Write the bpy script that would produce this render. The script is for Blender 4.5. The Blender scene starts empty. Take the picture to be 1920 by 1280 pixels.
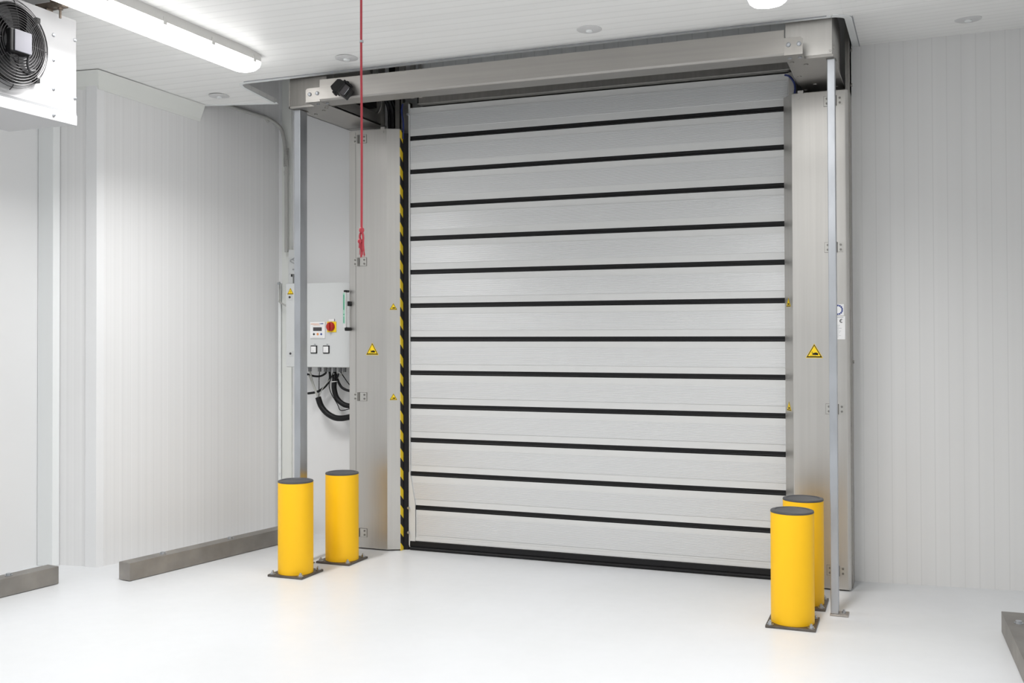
import bpy, bmesh, math, random
from mathutils import Vector, Matrix
random.seed(7)
PI = math.pi
COL = bpy.context.scene.collection
SC = bpy.context.scene

# ------------------------------------------------------------------ materials
def mat(name, color, rough=.5, metal=0.0, emit=None, strength=0, spec=.5):
    m = bpy.data.materials.new(name); m.use_nodes = True
    b = m.node_tree.nodes['Principled BSDF']
    b.inputs['Base Color'].default_value = (*color, 1)
    b.inputs['Roughness'].default_value = rough
    b.inputs['Metallic'].default_value = metal
    b.inputs['Specular IOR Level'].default_value = spec
    if emit:
        b.inputs['Emission Color'].default_value = (*emit, 1)
        b.inputs['Emission Strength'].default_value = strength
    return m

class NT:
    def __init__(s, m): s.t = m.node_tree; s.b = s.t.nodes['Principled BSDF']
    def n(s, kind, **kw):
        nd = s.t.nodes.new(kind)
        for k, v in kw.items():
            if hasattr(nd, k): setattr(nd, k, v)
            else: nd.inputs[k.replace('_', ' ')].default_value = v
        return nd
    def l(s, a, b): s.t.links.new(a, b)
    def coord(s, scale):
        tc = s.n('ShaderNodeTexCoord'); mp = s.n('ShaderNodeMapping')
        mp.inputs['Scale'].default_value = scale
        s.l(tc.outputs['Object'], mp.inputs['Vector']); return mp.outputs['Vector']
    def ramp(s, fac, stops):
        r = s.n('ShaderNodeValToRGB'); e = r.color_ramp.elements
        while len(e) < len(stops): e.new(.5)
        for i, (p, c) in enumerate(stops):
            e[i].position = p; e[i].color = (*c, 1) if len(c) == 3 else c
        s.l(fac, r.inputs['Fac']); return r.outputs['Color']
    def bump(s, h, strength, dist=.01):
        bp = s.n('ShaderNodeBump'); bp.inputs['Strength'].default_value = strength
        bp.inputs['Distance'].default_value = dist
        s.l(h, bp.inputs['Height']); s.l(bp.outputs['Normal'], s.b.inputs['Normal'])
    def math(s, op, a, b=None):
        m_ = s.n('ShaderNodeMath', operation=op)
        for i, v in enumerate((a, b)):
            if v is None: continue
            if isinstance(v, (int, float)): m_.inputs[i].default_value = v
            else: s.l(v, m_.inputs[i])
        return m_.outputs[0]

def grooved(name, color, axis, pitch, fine, line=.93, noise_amt=.04, rough=.42, depth=.25, lw=.04):
    """painted sandwich panel: narrow grooves every `pitch` m along one object axis, with fine ribbing"""
    m = mat(name, color, rough); t = NT(m)
    tc = t.n('ShaderNodeTexCoord'); sp = t.n('ShaderNodeSeparateXYZ'); t.l(tc.outputs['Object'], sp.inputs[0])
    u = sp.outputs[axis]
    fr = t.math('FRACT', t.math('MULTIPLY', u, 1/pitch))
    tri = t.math('ABSOLUTE', t.math('SUBTRACT', fr, .5))          # .5 at the groove
    groove = t.math('GREATER_THAN', tri, .5-lw)
    cb = t.n('ShaderNodeCombineXYZ'); t.l(t.math('MULTIPLY', u, fine), cb.inputs[0])
    nz = t.n('ShaderNodeTexNoise'); nz.inputs['Scale'].default_value = 1; nz.inputs['Detail'].default_value = 3
    t.l(cb.outputs[0], nz.inputs['Vector'])
    c0 = [x*(1-noise_amt) for x in color]; c1 = [min(1, x*(1+noise_amt)) for x in color]
    base = t.ramp(nz.outputs['Fac'], [(.3, c0), (.7, c1)])
    mx = t.n('ShaderNodeMix', data_type='RGBA'); t.l(groove, mx.inputs[0]); t.l(base, mx.inputs[6])
    mx.inputs[7].default_value = (*[x*line for x in color], 1)
    t.l(mx.outputs[2], t.b.inputs['Base Color'])
    hgt = t.math('SUBTRACT', t.math('MULTIPLY', nz.outputs['Fac'], .6), t.math('MULTIPLY', groove, .6))
    t.bump(hgt, depth, .004)
    return m

def steel(name, color=(.60, .585, .56), rough=.36, stretch=(60, 60, 1.2), var=.06):
    m = mat(name, color, rough, 1.0); t = NT(m)
    nz = t.n('ShaderNodeTexNoise'); nz.inputs['Scale'].default_value = 1; nz.inputs['Detail'].default_value = 4
    t.l(t.coord(stretch), nz.inputs['Vector'])
    t.l(t.ramp(nz.outputs['Fac'], [(.3, [c*(1-var) for c in color]), (.7, [min(1, c*(1+var)) for c in color])]), t.b.inputs['Base Color'])
    n2 = t.n('ShaderNodeTexNoise'); n2.inputs['Scale'].default_value = 3; n2.inputs['Detail'].default_value = 3
    tc = t.n('ShaderNodeTexCoord'); t.l(tc.outputs['Object'], n2.inputs['Vector'])
    mr = t.n('ShaderNodeMapRange'); mr.inputs['To Min'].default_value = rough-.05; mr.inputs['To Max'].default_value = rough+.07
    t.l(n2.outputs['Fac'], mr.inputs['Value']); t.l(mr.outputs[0], t.b.inputs['Roughness'])
    t.bump(nz.outputs['Fac'], .05, .002)
    return m

M = {}
M['wall'] = grooved('panel_white', (.80, .80, .80), 0, .055, 38, line=.95, noise_amt=.035)
M['wall_r'] = grooved('panel_white_wide', (.78, .78, .775), 0, .0755, 14, line=.93, noise_amt=.02, lw=.035)
M['wall_plain'] = mat('panel_smooth', (.80, .805, .81), .45)
M['wall_shade'] = grooved('panel_white_shaded', (.50, .51, .51), 0, .09, 20, line=.85, noise_amt=.06)  # white panel with the shade above the beam put into its colour
M['ceil'] = grooved('ceiling_panel', (.93, .93, .915), 1, .0835, 9, line=.92, noise_amt=.02, lw=.07, depth=.35)
M['trim'] = mat('trim_cream', (.77, .785, .755), .45)
M['trim_w'] = mat('trim_white', (.84, .86, .86), .4)
M['steel'] = steel('stainless_sheet', (.60, .585, .56), .38, var=.03)
M['steel_h'] = steel('stainless_horizontal', (.40, .385, .365), .44, (1.2, 60, 60), .04)
M['steel_d'] = steel('stainless_dull', (.27, .26, .245), .45)
M['hinge'] = steel('hinge_steel', (.60, .59, .56), .38, var=.03)
M['galv'] = steel('galvanised_steel', (.50, .52, .55), .38, (9, 9, 3), .14)
M['galv_d'] = steel('galvanised_rough', (.40, .375, .35), .5, (10, 10, 10), .12)
M['rail'] = steel('weathered_steel_rail', (.34, .325, .305), .52, (7, 7, 7), .13)
M['black'] = mat('black_rubber', (.009, .009, .010), .5, spec=.25)
M['black_s'] = mat('black_plastic', (.006, .006, .0065), .4, spec=.35)
M['char'] = mat('charcoal_plastic', (.025, .025, .027), .5)
M['plate'] = steel('bollard_plate', (.16, .145, .13), .5, (20, 20, 20), .2)
M['yellow'] = mat('bollard_yellow', (1.0, .56, .0), .5)
M['yel_s'] = mat('sign_yellow', (.95, .66, .01), .45)
M['red'] = mat('rope_red', (.50, .05, .07), .6)
M['redknob'] = mat('switch_red', (.45, .02, .012), .3)
M['white'] = mat('white_plastic', (.83, .83, .83), .4)
M['box'] = mat('cabinet_grey', (.62, .635, .635), .42)
M['box_d'] = mat('cabinet_fitting', (.20, .205, .21), .5)
M['screen'] = mat('screen_dark', (.06, .055, .06), .25)
M['orange'] = mat('print_orange', (.75, .28, .08), .5)
M['blue'] = mat('print_blue', (.03, .06, .25), .5)
M['grey_p'] = mat('print_grey', (.33, .34, .36), .5)
M['green'] = mat('strip_green', (.08, .45, .28), .35)
M['green_l'] = mat('strip_pale_green', (.45, .75, .60), .35)
M['tube'] = mat('pipe_grey', (.45, .45, .43), .45)
M['cable_g'] = mat('cable_grey', (.42, .42, .40), .5)
M['cable_b'] = mat('cable_blue', (.02, .035, .16), .4)
M['lampbody'] = mat('lamp_body', (.72, .71, .69), .4)
M['lens'] = mat('lamp_lens', (.9, .9, .9), .3, emit=(1.0, .99, .975), strength=5.5)
M['ac'] = mat('cooler_white', (.50, .50, .51), .4)
M['coverp'] = mat('cover_grey', (.10, .10, .115), .4)
M['disc'] = mat('cap_plastic', (.66, .66, .66), .5)
M['rust'] = steel('rusty_steel', (.24, .20, .165), .55, (30, 30, 30), .3)
M['wire'] = mat('guard_wire', (.035, .033, .035), .4)
M['door_edge'] = mat('door_slat_rim', (.70, .705, .70), .42, .15)
# door slat: perforated-looking fine horizontal ribs
m = mat('door_slat_ribbed', (.70, .705, .71), .38, .25); t = NT(m)
tc = t.n('ShaderNodeTexCoord'); sp = t.n('ShaderNodeSeparateXYZ'); t.l(tc.outputs['Object'], sp.inputs[0])
wv = t.math('SINE', t.math('MULTIPLY', sp.outputs[2], 2*PI/.0078))
t.bump(wv, .22, .002)
t.l(t.ramp(t.math('MULTIPLY_ADD', wv, .5), [(0, (.60, .605, .61)), (1, (.74, .745, .75))]), t.b.inputs['Base Color'])
M['slat'] = m
# floor: pale glossy resin
m = mat('resin_floor', (.80, .81, .82), .3); t = NT(m)
nz = t.n('ShaderNodeTexNoise'); nz.inputs['Scale'].default_value = 1.1; nz.inputs['Detail'].default_value = 6
t.l(t.coord((1, 1, 1)), nz.inputs['Vector'])
t.l(t.ramp(nz.outputs['Fac'], [(.3, (.645, .66, .67)), (.7, (.69, .705, .725))]), t.b.inputs['Base Color'])
n2 = t.n('ShaderNodeTexNoise'); n2.inputs['Scale'].default_value = 14; n2.inputs['Detail'].default_value = 5
t.l(t.coord((1, 1, 1)), n2.inputs['Vector'])
mr = t.n('ShaderNodeMapRange'); mr.inputs['To Min'].default_value = .25; mr.inputs['To Max'].default_value = .48
t.l(n2.outputs['Fac'], mr.inputs['Value']); t.l(mr.outputs[0], t.b.inputs['Roughness'])
t.bump(n2.outputs['Fac'], .04, .004)
M['floor'] = m
# hazard tape (diagonal stripes are the tape's own print)
m = mat('hazard_tape', (.9, .6, .0), .4); t = NT(m)
tc = t.n('ShaderNodeTexCoord'); sp = t.n('ShaderNodeSeparateXYZ'); t.l(tc.outputs['Object'], sp.inputs[0])
u = t.math('ADD', sp.outputs[2], t.math('MULTIPLY', sp.outputs[1], .85))
fr = t.math('FRACT', t.math('MULTIPLY', u, 1/.1233))
st = t.math('GREATER_THAN', fr, .5)
t.l(t.ramp(st, [(0, (.03, .03, .032)), (1, (1.0, .72, .04))]), t.b.inputs['Base Color'])
M['hazard'] = m
# woven-looking bollard cap
m = mat('bollard_cap', (.06, .062, .068), .5); t = NT(m)
nz = t.n('ShaderNodeTexNoise'); nz.inputs['Scale'].default_value = 90
t.l(t.coord((1, 1, 1)), nz.inputs['Vector']); t.bump(nz.outputs['Fac'], .3, .003); M['cap'] = m

# ------------------------------------------------------------------ mesh helpers
class MB:
    def __init__(s): s.bm = bmesh.new()
    def _add(s, vs, fs):
        v = [s.bm.verts.new(p) for p in vs]
        for f in fs:
            try: s.bm.faces.new([v[i] for i in f])
            except ValueError: pass
        return s
    def box(s, x0, x1, y0, y1, z0, z1):
        return s._add([(x0,y0,z0),(x1,y0,z0),(x1,y1,z0),(x0,y1,z0),(x0,y0,z1),(x1,y0,z1),(x1,y1,z1),(x0,y1,z1)],
            [(0,3,2,1),(4,5,6,7),(0,1,5,4),(1,2,6,5),(2,3,7,6),(3,0,4,7)])
    def prism(s, poly, a, b, axis='z'):
        """extrude a 2D outline from a to b along an axis"""
        def P(u, v, w): return {'z': (u, v, w), 'y': (u, w, v), 'x': (w, u, v)}[axis]
        n = len(poly)
        return s._add([P(u, v, a) for u, v in poly]+[P(u, v, b) for u, v in poly],
            [tuple(range(n)), tuple(range(2*n-1, n-1, -1))]+[(i, (i+1) % n, (i+1) % n+n, i+n) for i in range(n)])
    def cyl(s, p0, p1, r, n=20, r2=None, caps=True):
        p0, p1 = Vector(p0), Vector(p1); d = (p1-p0).normalized()
        q = d.to_track_quat('Z', 'Y'); r2 = r if r2 is None else r2
        vs = []
        for p, rr in ((p0, r), (p1, r2)):
            for i in range(n):
                a = 2*PI*i/n; vs.append(p+q@Vector((rr*math.cos(a), rr*math.sin(a), 0)))
        fs = [(i, (i+1) % n, (i+1) % n+n, i+n) for i in range(n)]
        if caps: fs += [tuple(range(n-1, -1, -1)), tuple(range(n, 2*n))]
        return s._add(vs, fs)
    def tube(s, pts, r, n=10, closed=False, smooth=4):
        pts = [Vector(p) for p in pts]
        if smooth and len(pts) > 2 and not closed:       # Catmull-Rom
            out = []
            for i in range(len(pts)-1):
                p0 = pts[max(i-1, 0)]; p1 = pts[i]; p2 = pts[i+1]; p3 = pts[min(i+2, len(pts)-1)]
                for k in range(smooth):
                    t_ = k/smooth
                    out.append(.5*((2*p1)+(p2-p0)*t_+(2*p0-5*p1+4*p2-p3)*t_*t_+(3*p1-p0-3*p2+p3)*t_**3))
            pts = out+[pts[-1]]
        N = len(pts); vs = []; up = Vector((.13, .21, .97))
        for i, p in enumerate(pts):
            a = pts[(i-1) % N] if (closed or i > 0) else p; b = pts[(i+1) % N] if (closed or i < N-1) else p
            d = (b-a).normalized()
            if abs(d.dot(up)) > .95: up = Vector((.9, .3, .1))
            x = d.cross(up).normalized(); y = d.cross(x).normalized(); up = -y if False else up
            for k in range(n):
                t_ = 2*PI*k/n; vs.append(p+x*r*math.cos(t_)+y*r*math.sin(t_))
        fs = []
        for i in range(N if closed else N-1):
            j = (i+1) % N
            for k in range(n): fs.append((i*n+k, i*n+(k+1) % n, j*n+(k+1) % n, j*n+k))
        if not closed: fs += [tuple(range(n-1, -1, -1)), tuple(range((N-1)*n, N*n))]
        return s._add(vs, fs)
    def lathe(s, prof, c=(0, 0, 0), n=48, axis='z'):
        vs = []; c = Vector(c)
        for r, h in prof:
            for i in range(n):
                a = 2*PI*i/n
                v = {'z': (r*math.cos(a), r*math.sin(a), h), 'x': (h, r*math.cos(a), r*math.sin(a)), 'y': (r*math.cos(a), h, r*math.sin(a))}[axis]
                vs.append(c+Vector(v))
        fs = []
        for k in range(len(prof)-1):
            for i in range(n): fs.append((k*n+i, k*n+(i+1) % n, (k+1)*n+(i+1) % n, (k+1)*n+i))
        fs += [tuple(range(n-1, -1, -1)), tuple(range((len(prof)-1)*n, len(prof)*n))]
        return s._add(vs, fs)
    def build(s, name, m, parent=None, bevel=0, smooth=False, loc=None, rotz=0):
        bmesh.ops.remove_doubles(s.bm, verts=s.bm.verts, dist=1e-6)
        bmesh.ops.recalc_face_normals(s.bm, faces=s.bm.faces)
        me = bpy.data.meshes.new(name); s.bm.to_mesh(me); s.bm.free()
        me.materials.append(M[m] if isinstance(m, str) else m)
        o = bpy.data.objects.new(name, me); COL.objects.link(o)
        if smooth:
            for p in me.polygons: p.use_smooth = True
            try: me.set_sharp_from_angle(angle=math.radians(35))
            except Exception: pass
        if bevel:
            b = o.modifiers.new('bevel', 'BEVEL'); b.width = bevel; b.segments = 2; b.limit_method = 'ANGLE'
        if parent is not None:
            o.parent = parent
            o.matrix_parent_inverse = Matrix.Identity(4)
        if loc: o.location = loc
        if rotz: o.rotation_euler.z = rotz
        return o

def thing(name, label, cat, loc=(0, 0, 0), rotz=0, group=None):
    o = bpy.data.objects.new(name, None); COL.objects.link(o); o.empty_display_size = .1
    o.location = loc; o.rotation_euler.z = rotz
    o['label'] = label; o['category'] = cat
    if group: o['group'] = group
    return o
def tag(o, label, cat, group=None):
    o['label'] = label; o['category'] = cat
    if group: o['group'] = group
    return o
def part(o, label): o['label'] = label; return o
def structure(o, label=None, cat=None):
    o['kind'] = 'structure'
    if label: o['label'] = label
    if cat: o['category'] = cat
    return o
def dup(root, loc, label, group=None):
    r = root.copy(); COL.objects.link(r); r.location = loc; r['label'] = label
    if group: r['group'] = group
    for ch in list(root.children):
        c = ch.copy(); COL.objects.link(c); c.parent = r
        for g in list(ch.children):
            d = g.copy(); COL.objects.link(d); d.parent = c
    return r

# ------------------------------------------------------------------ room shell
def zc(X, Y):                      # underside of the ceiling, a little low towards the left wall
    s_ = max(0, Y+1.25); zl = 3.04-.12*s_
    zr = 2.99+.076*max(0, Y+.7)+.03*min(1.3, max(0, X-2.7))*min(1, max(0, Y+1.7))
    t_ = min(1, max(0, (X+1.5)/4.2))
    return zl+(zr-zl)*t_
XL, XR, YF = -1.94, 4.3, -9.2
structure(MB().box(XL-.2, XR+.1, YF-.1, .6, -.12, 0).build('floor', 'floor'), 'pale grey glossy resin floor', 'floor')

def edge_y(X):                     # front edge of the opening over the door machinery
    return -.72+0*X
# ceiling panels, with the opening cut out
bm = MB()
cols = [(XL-.1, None), (-1.5, None), (-1.3, None), (-1.1, None), (-.82, None)]
def back_y(X, side):
    if X < -.82 or (X == -.82 and side == 0): return -.435+(X+1.35)*.245
    if X > 2.78 or (X == 2.78 and side == 1): return .30
    # rounded inner corners
    y = edge_y(X)
    if X < -.76: y += .04*(1-math.sqrt(max(0, 1-((-.76-X)/.06)**2)))
    if X > 2.72: y += .05*(1-math.sqrt(max(0, 1-((X-2.72)/.06)**2)))
    return y
xs = [XL-.1, -1.5, -1.3, -1.1, -.82, -.815, -.80, -.78, -.76, -.5, 0, .5, 1, 1.5, 2, 2.5, 2.7, 2.72, 2.74, 2.76, 2.775, 2.7799, 2.78, 3.2, 3.7, XR+.05]
for a, b in zip(xs[:-1], xs[1:]):
    ya, yb = back_y(a, 1), back_y(b, 0)
    rows = [YF, -5, -3, -2, -1.25, -.72, None]
    prev = None
    if max(ya, yb) < -.62: rows.remove(-.72)
    for k, r in enumerate(rows):
        pa = (a, ya if r is None else r); pb = (b, yb if r is None else r)
        if prev:
            q = [prev[0], prev[1], pb, pa]
            T = .03
            vs = [(x, y, zc(x, y)) for x, y in q]+[(x, y, zc(x, y)+T) for x, y in q]
            fs = [(0, 3, 2, 1), (4, 5, 6, 7)]
            if r is None: fs.append((2, 3, 7, 6))
            if a == -.82 or a == 2.78: fs.append((0, 4, 7, 3))
            if b == -.82 or b == 2.78: fs.append((1, 2, 6, 5))
            bm._add(vs, fs)
        prev = (pa, pb)
structure(bm.build('ceiling', 'ceil'), 'white ribbed panel ceiling', 'ceiling')
structure(MB().box(XL-.1, XR+.1, -1.2, .6, 3.75, 3.8).build('ceiling', 'wall_plain'), 'added upper ceiling above the opening, blocks outside light', 'ceiling')  # added lid over the void, keeps world light out
structure(MB().box(XL-.1, XR+.1, -1.24, -1.2, 3.12, 3.8).build('wall_light_block', 'wall_shade'), 'added closing panel above the ceiling, blocks outside light', 'wall')  # added front of the void box, shuts out world light

def wall(name, p0, p1, z1, m, thick=.08, z0=0, label='white ribbed wall panel'):
    """upright panel from p0 to p1 (seen face on the line, body behind it on the left of the direction)"""
    d = Vector((p1[0]-p0[0], p1[1]-p0[1])); L = d.length
    o = MB().box(0, L, 0, thick, z0, z1).build(name, m, loc=(p0[0], p0[1], 0), rotz=math.atan2(d.y, d.x))
    return structure(o, label, 'wall')
CX, CY = -1.16, .22                # far left corner
K1 = (-1.549, -1.128)              # protruding corner of the left wall
wall('wall_left', K1, (CX, CY), 3.75, 'wall', label='white ribbed wall panel left of the door, angled')
wall('wall_left', (XL, YF), (XL, -1.166), 3.12, 'wall_plain', label='smooth white wall at the far left behind the cooler')
wall('wall_left', (-1.82, -1.162), (-1.60, -1.133), 3.12, 'wall', .3, label='short white return wall beside the corner')
wall('wall_back', (CX-.02, CY), (.2, CY), 3.75, 'wall_plain', label='white wall behind the electrical cabinet')
wall('wall_back', (.2, .30), (2.6, .30), 3.75, 'wall_shade', label='white wall behind the shutter machinery, coloured grey for its shade')
wall('wall_right', (2.60, .10), (4.4, .285), 3.75, 'wall_r', label='white ribbed wall right of the door')
wall('wall_right', (XR, .5), (XR, YF), 3.12, 'wall_plain', .08, label='side wall outside the picture')
wall('wall_front', (XR, YF), (XL, YF), 3.12, 'wall_plain', .08, label='wall behind the viewer')
# corner trims on the left wall
structure(MB().box(-1.938, -1.815, -1.22, -1.165, 0, 3.04).build('trim_1', 'trim_w', bevel=.003), 'cream upright strip in the left recess', 'trim')
def wl(s_, off=0):                 # point on the angled left wall, s metres from its near corner
    d = Vector((CX-K1[0], CY-K1[1])).normalized(); n = Vector((d.y, -d.x)); p = Vector(K1)+d*s_+n*off
    return p.x, p.y
a = math.atan2(CY-K1[1], CX-K1[0])
structure(MB().prism([(-1.632, -1.145), (-1.552, -1.139), (wl(.035, .006)), (wl(.035, -.003)), (-1.552, -1.12), (-1.632, -1.13)], 0, 3.0).build('trim_2', 'wall_plain'), 'white corner strip on the left wall', 'trim')
# coving between left wall and ceiling
def coving(name, pts, label):
    """pts: list of (x, y, nx, ny, ztop)"""
    bm = MB(); vs = []; n = 0
    prof = [(0, -.105), (.006, -.105), (.012, -.085), (.055, -.012), (.06, 0), (0, .0)]
    for x, y, nx, ny, z in pts:
        for o_, h in prof: vs.append((x+nx*o_, y+ny*o_, z+h))
    k = len(prof); fs = []
    for i in range(len(pts)-1):
        for j in range(k): fs.append((i*k+j, i*k+(j+1) % k, (i+1)*k+(j+1) % k, (i+1)*k+j))
    fs += [tuple(range(k)), tuple(range((len(pts)-1)*k, len(pts)*k))]
    bm._add(vs, fs)
    return structure(bm.build(name, 'trim'), label, 'coving')
nx, ny = math.sin(a), -math.cos(a)
e1 = wl(.73)
coving('trim_3', [(K1[0], K1[1], .75, -.85, zc(*K1)), (e1[0], e1[1], nx, ny, zc(*e1))], 'cream coving along the left wall')
coving('trim_4', [(-1.94, -1.155, 0, -1, 3.03), (K1[0], K1[1], .75, -.85, zc(*K1))], 'cream coving over the short return wall')
# trims round the ceiling opening
def strip(name, pts, w, label, dz=-.004, th=.008, m='trim_w'):
    bm = MB(); n = len(pts); vs = []
    for i, (x, y) in enumerate(pts):
        p = Vector(pts[max(i-1, 0)]); q = Vector(pts[min(i+1, n-1)]); d = (q-p).normalized(); nn = Vector((-d.y, d.x))
        for s_ in (0, w):
            X, Y = x+nn.x*s_, y+nn.y*s_
            for h in (dz, dz+th): vs.append((X, Y, zc(X, Y)+h))
    fs = []
    for i in range(n-1):
        b0, b1 = i*4, (i+1)*4
        for u, v in ((0, 1), (1, 3), (3, 2), (2, 0)): fs.append((b0+u, b0+v, b1+v, b1+u))
    fs += [(0, 1, 3, 2), ((n-1)*4, (n-1)*4+1, (n-1)*4+3, (n-1)*4+2)]
    bm._add(vs, fs); return structure(bm.build(name, m), label, 'trim')
strip('trim_5', [(x, back_y(x, 0)+.002) for x in (2.72, 2.5, 2, 1.5, 1, .5, 0, -.5, -.76)], .03, 'white edging along the ceiling opening')
strip('trim_6', [(2.780, .11), (2.780, -.20), (2.780, -.66), (2.775, -.680), (2.76, -.700), (2.74, -.714), (2.72, back_y(2.72, 0))], .036, 'wide white edging at the right of the ceiling opening')
strip('trim_7', [(-.76, back_y(-.76, 0)), (-.80, back_y(-.80, 0)), (-.819, -.66), (-.82, -.31)], .022, 'white edging at the left of the ceiling opening')
strip('trim_8', [(-.81, back_y(-.821, 0)), (-1.34, back_y(-1.34, 0))], .02, 'white edging at the end of the ceiling tongue')
strip('trim_11', [(2.817, .13), (2.817, -.68)], .003, 'thin dark seam beside the wide white edging', dz=-.005, m='grey_p')
strip('trim_12', [(x, back_y(x, 0)-.030) for x in (2.70, 2, 1, 0, -.76)], .0010, 'thin dark seam along the white edging', dz=-.005, m='grey_p')
# joint strips on the wall behind the electrical cabinet
bm = MB().box(-1.15, -1.128, .195, .22, 0, 1.78)
for z in (1.065, .99, .891, .757, .66, .60, .53, .422, .25): bm.cyl((-1.14, .196, z), (-1.14, .192, z), .006, 8)
structure(bm.build('trim_9', 'trim_w'), 'riveted white strip in the far left corner', 'trim')
bm = MB().box(-1.124, -1.045, .205, .22, 0, 3.6)
for z in (.841, .496, 1.3, 1.7): bm.cyl((-1.052, .206, z), (-1.052, .202, z), .005, 8)
structure(bm.build('trim_10', 'trim'), 'cream joint cover behind the electrical cabinet', 'trim')

# ------------------------------------------------------------------ the shutter door
door = bpy.data.objects.new('door_1', None); COL.objects.link(door)
structure(door, 'closed white slatted high speed shutter door with black joints', 'door')
PITCH = .2205; Z0 = 2.7032; X0, X1 = .0, 2.44
zs = [Z0-i*PITCH for i in range(12)]
tops = [2.905]+[z-.0155 for z in zs]; bots = [z+.0155 for z in zs]+[.058]
for i, (zt, zb) in enumerate(zip(tops, bots)):
    xl = X0 if zb > .29 else .046
    if zb < .50 and zb > .29: xl = .0
    p = MB().box(xl, X1, 0, .03, zb, zt).build('slat', 'door_edge', door)
    hgt = zt-zb
    MB().box(xl+.012, X1-.01, -.003, .002, zb+.042 if i < 12 else zb+.042, zt-.040 if i < 12 else zt-.03).build('ribbed_panel', 'slat', p)
for z in zs:
    xl = .006 if z > .30 else .046
    bm = MB().box(xl, X1-.01, .002, .028, z-.0155, z+.0155)
    bm.cyl((xl, .004, z-.008), (X1-.01, .004, z-.008), .006, 8)
    bm.build('joint_seal', 'black', door)
# slanted piece covering the slat ends near the floor
MB().prism([(0.0, .507), (.008, .507), (.046, .30), (.046, .03), (.0, .03)], -.012, -.004, 'y').build('end_plate', 'door_edge', door)
bm = MB().prism([(-.016, .058), (-.02, .03), (-.014, .020), (-.022, .012), (-.02, .002), (.03, .002), (.03, .058)], .012, X1-.01, 'x')
bm.build('bottom_seal', 'black', door, smooth=False)
MB().box(.046, X1-.01, -.006, -.003, .060, .084).build('bottom_rail', 'door_edge', door)
# header over the curtain
h = MB().box(.09, 2.50, -.06, .28, 2.912, 3.0).build('header_hood', 'steel_d', door, bevel=.003)
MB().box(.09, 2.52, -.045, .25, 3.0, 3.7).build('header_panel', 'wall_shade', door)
MB().box(.094, .10, -.064, -.058, 2.915, 2.99).build('header_seam', 'black', door)
# guide rails beside the curtain
MB().box(-.045, 0.0, .003, .05, 0, 2.945).build('guide_rail', 'steel_d', door)
MB().box(2.44, 2.475, -.04, .05, 0, 2.90).build('guide_rail', 'steel', door)
MB().box(.004, .010, -.014, .0, .02, 2.93).build('guide_lip', 'door_edge', door)
b = MB()
for z in (2.86, .275, .115): b.cyl((.004, -.03, z), (.004, -.018, z), .008, 10)
b.build('screw', 'galv', door, smooth=True)
o = MB().tube([(-.03, -.03, 2.93), (-.036, -.034, 2.88), (-.026, -.03, 2.80), (-.03, -.028, 2.70)], .006, 8).build('hose', 'cable_b', door, smooth=True); part(o, 'blue hose at the left guide')
o = MB().tube([(2.42, -.05, 2.885), (2.445, -.055, 2.875), (2.47, -.06, 2.84), (2.478, -.06, 2.80), (2.47, -.06, 2.74)], .006, 8).build('hose', 'cable_b', door, smooth=True); part(o, 'blue hose at the right guide')

# ------------------------------------------------------------------ stickers
def triangle(name, x, y, z, w, parent, label, kind='hand', facing=None):
    """warning triangle lying on a surface facing -Y at (x, y, z centre); facing = (ux, uy) horizontal direction of the face"""
    ux, uy = facing or (1, 0); nx_, ny_ = uy, -ux
    h = w*.93
    def tri(bm, s_, off, dz=0):
        c = [(-.5*s_, -h/w*s_*.40+dz), (.5*s_, -h/w*s_*.40+dz), (0, h/w*s_*.53+dz)]
        poly(bm, c, off)
    def poly(bm, c, off):
        n = len(c)
        f = [(x+ux*u+nx_*off, y+uy*u+ny_*off, z+v) for u, v in c]
        g = [(x+ux*u+nx_*(off-.0006), y+uy*u+ny_*(off-.0006), z+v) for u, v in c]
        bm._add(f+g, [tuple(range(n)), tuple(range(2*n-1, n-1, -1))]+[(i, (i+1) % n, (i+1) % n+n, i+n) for i in range(n)])
    b0 = MB(); tri(b0, w*1.1, .0008); root = b0.build(name, 'yel_s', parent); part(root, label)
    b1 = MB(); tri(b1, w, .0014)
    b2 = MB(); tri(b2, w*.80, .0020, -.0)
    b3 = MB()
    if kind == 'hand':
        poly(b3, [(.02*w, -.20*w), (.24*w, -.22*w), (.25*w, -.10*w), (.10*w, -.04*w), (-.02*w, -.08*w), (-.14*w, -.09*w), (-.14*w, -.13*w), (-.05*w, -.14*w), (-.14*w, -.17*w), (-.12*w, -.20*w), (-.02*w, -.20*w)], .0026)
        poly(b3, [(-.26*w, -.26*w), (.12*w, -.26*w), (.12*w, -.245*w), (-.26*w, -.245*w)], .0026)
        poly(b3, [(-.18*w, -.06*w), (-.10*w, -.04*w), (-.13*w, .03*w), (-.15*w, -.02*w)], .0026)
    else:
        poly(b3, [(.03*w, .16*w), (-.05*w, -.05*w), (.01*w, -.04*w), (-.02*w, -.24*w), (.06*w, .0*w), (.0*w, -.01*w), (.05*w, .16*w)], .0026)
    # sub-sub level is avoided: the printed layers are one multi-part sticker
    for bb, mm in ((b1, 'black'), (b2, 'yel_s'), (b3, 'black')):
        bmesh.ops.recalc_face_normals(bb.bm, faces=bb.bm.faces)
        me = bpy.data.meshes.new('print'); bb.bm.to_mesh(me); bb.bm.free()
        mi = len(root.data.materials); root.data.materials.append(M[mm])
        full = bmesh.new(); full.from_mesh(root.data); base = len(full.faces); full.from_mesh(me)
        full.faces.ensure_lookup_table()
        for f in full.faces[base:]: f.material_index = mi
        full.to_mesh(root.data); full.free(); bpy.data.meshes.remove(me)
    return root

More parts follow.
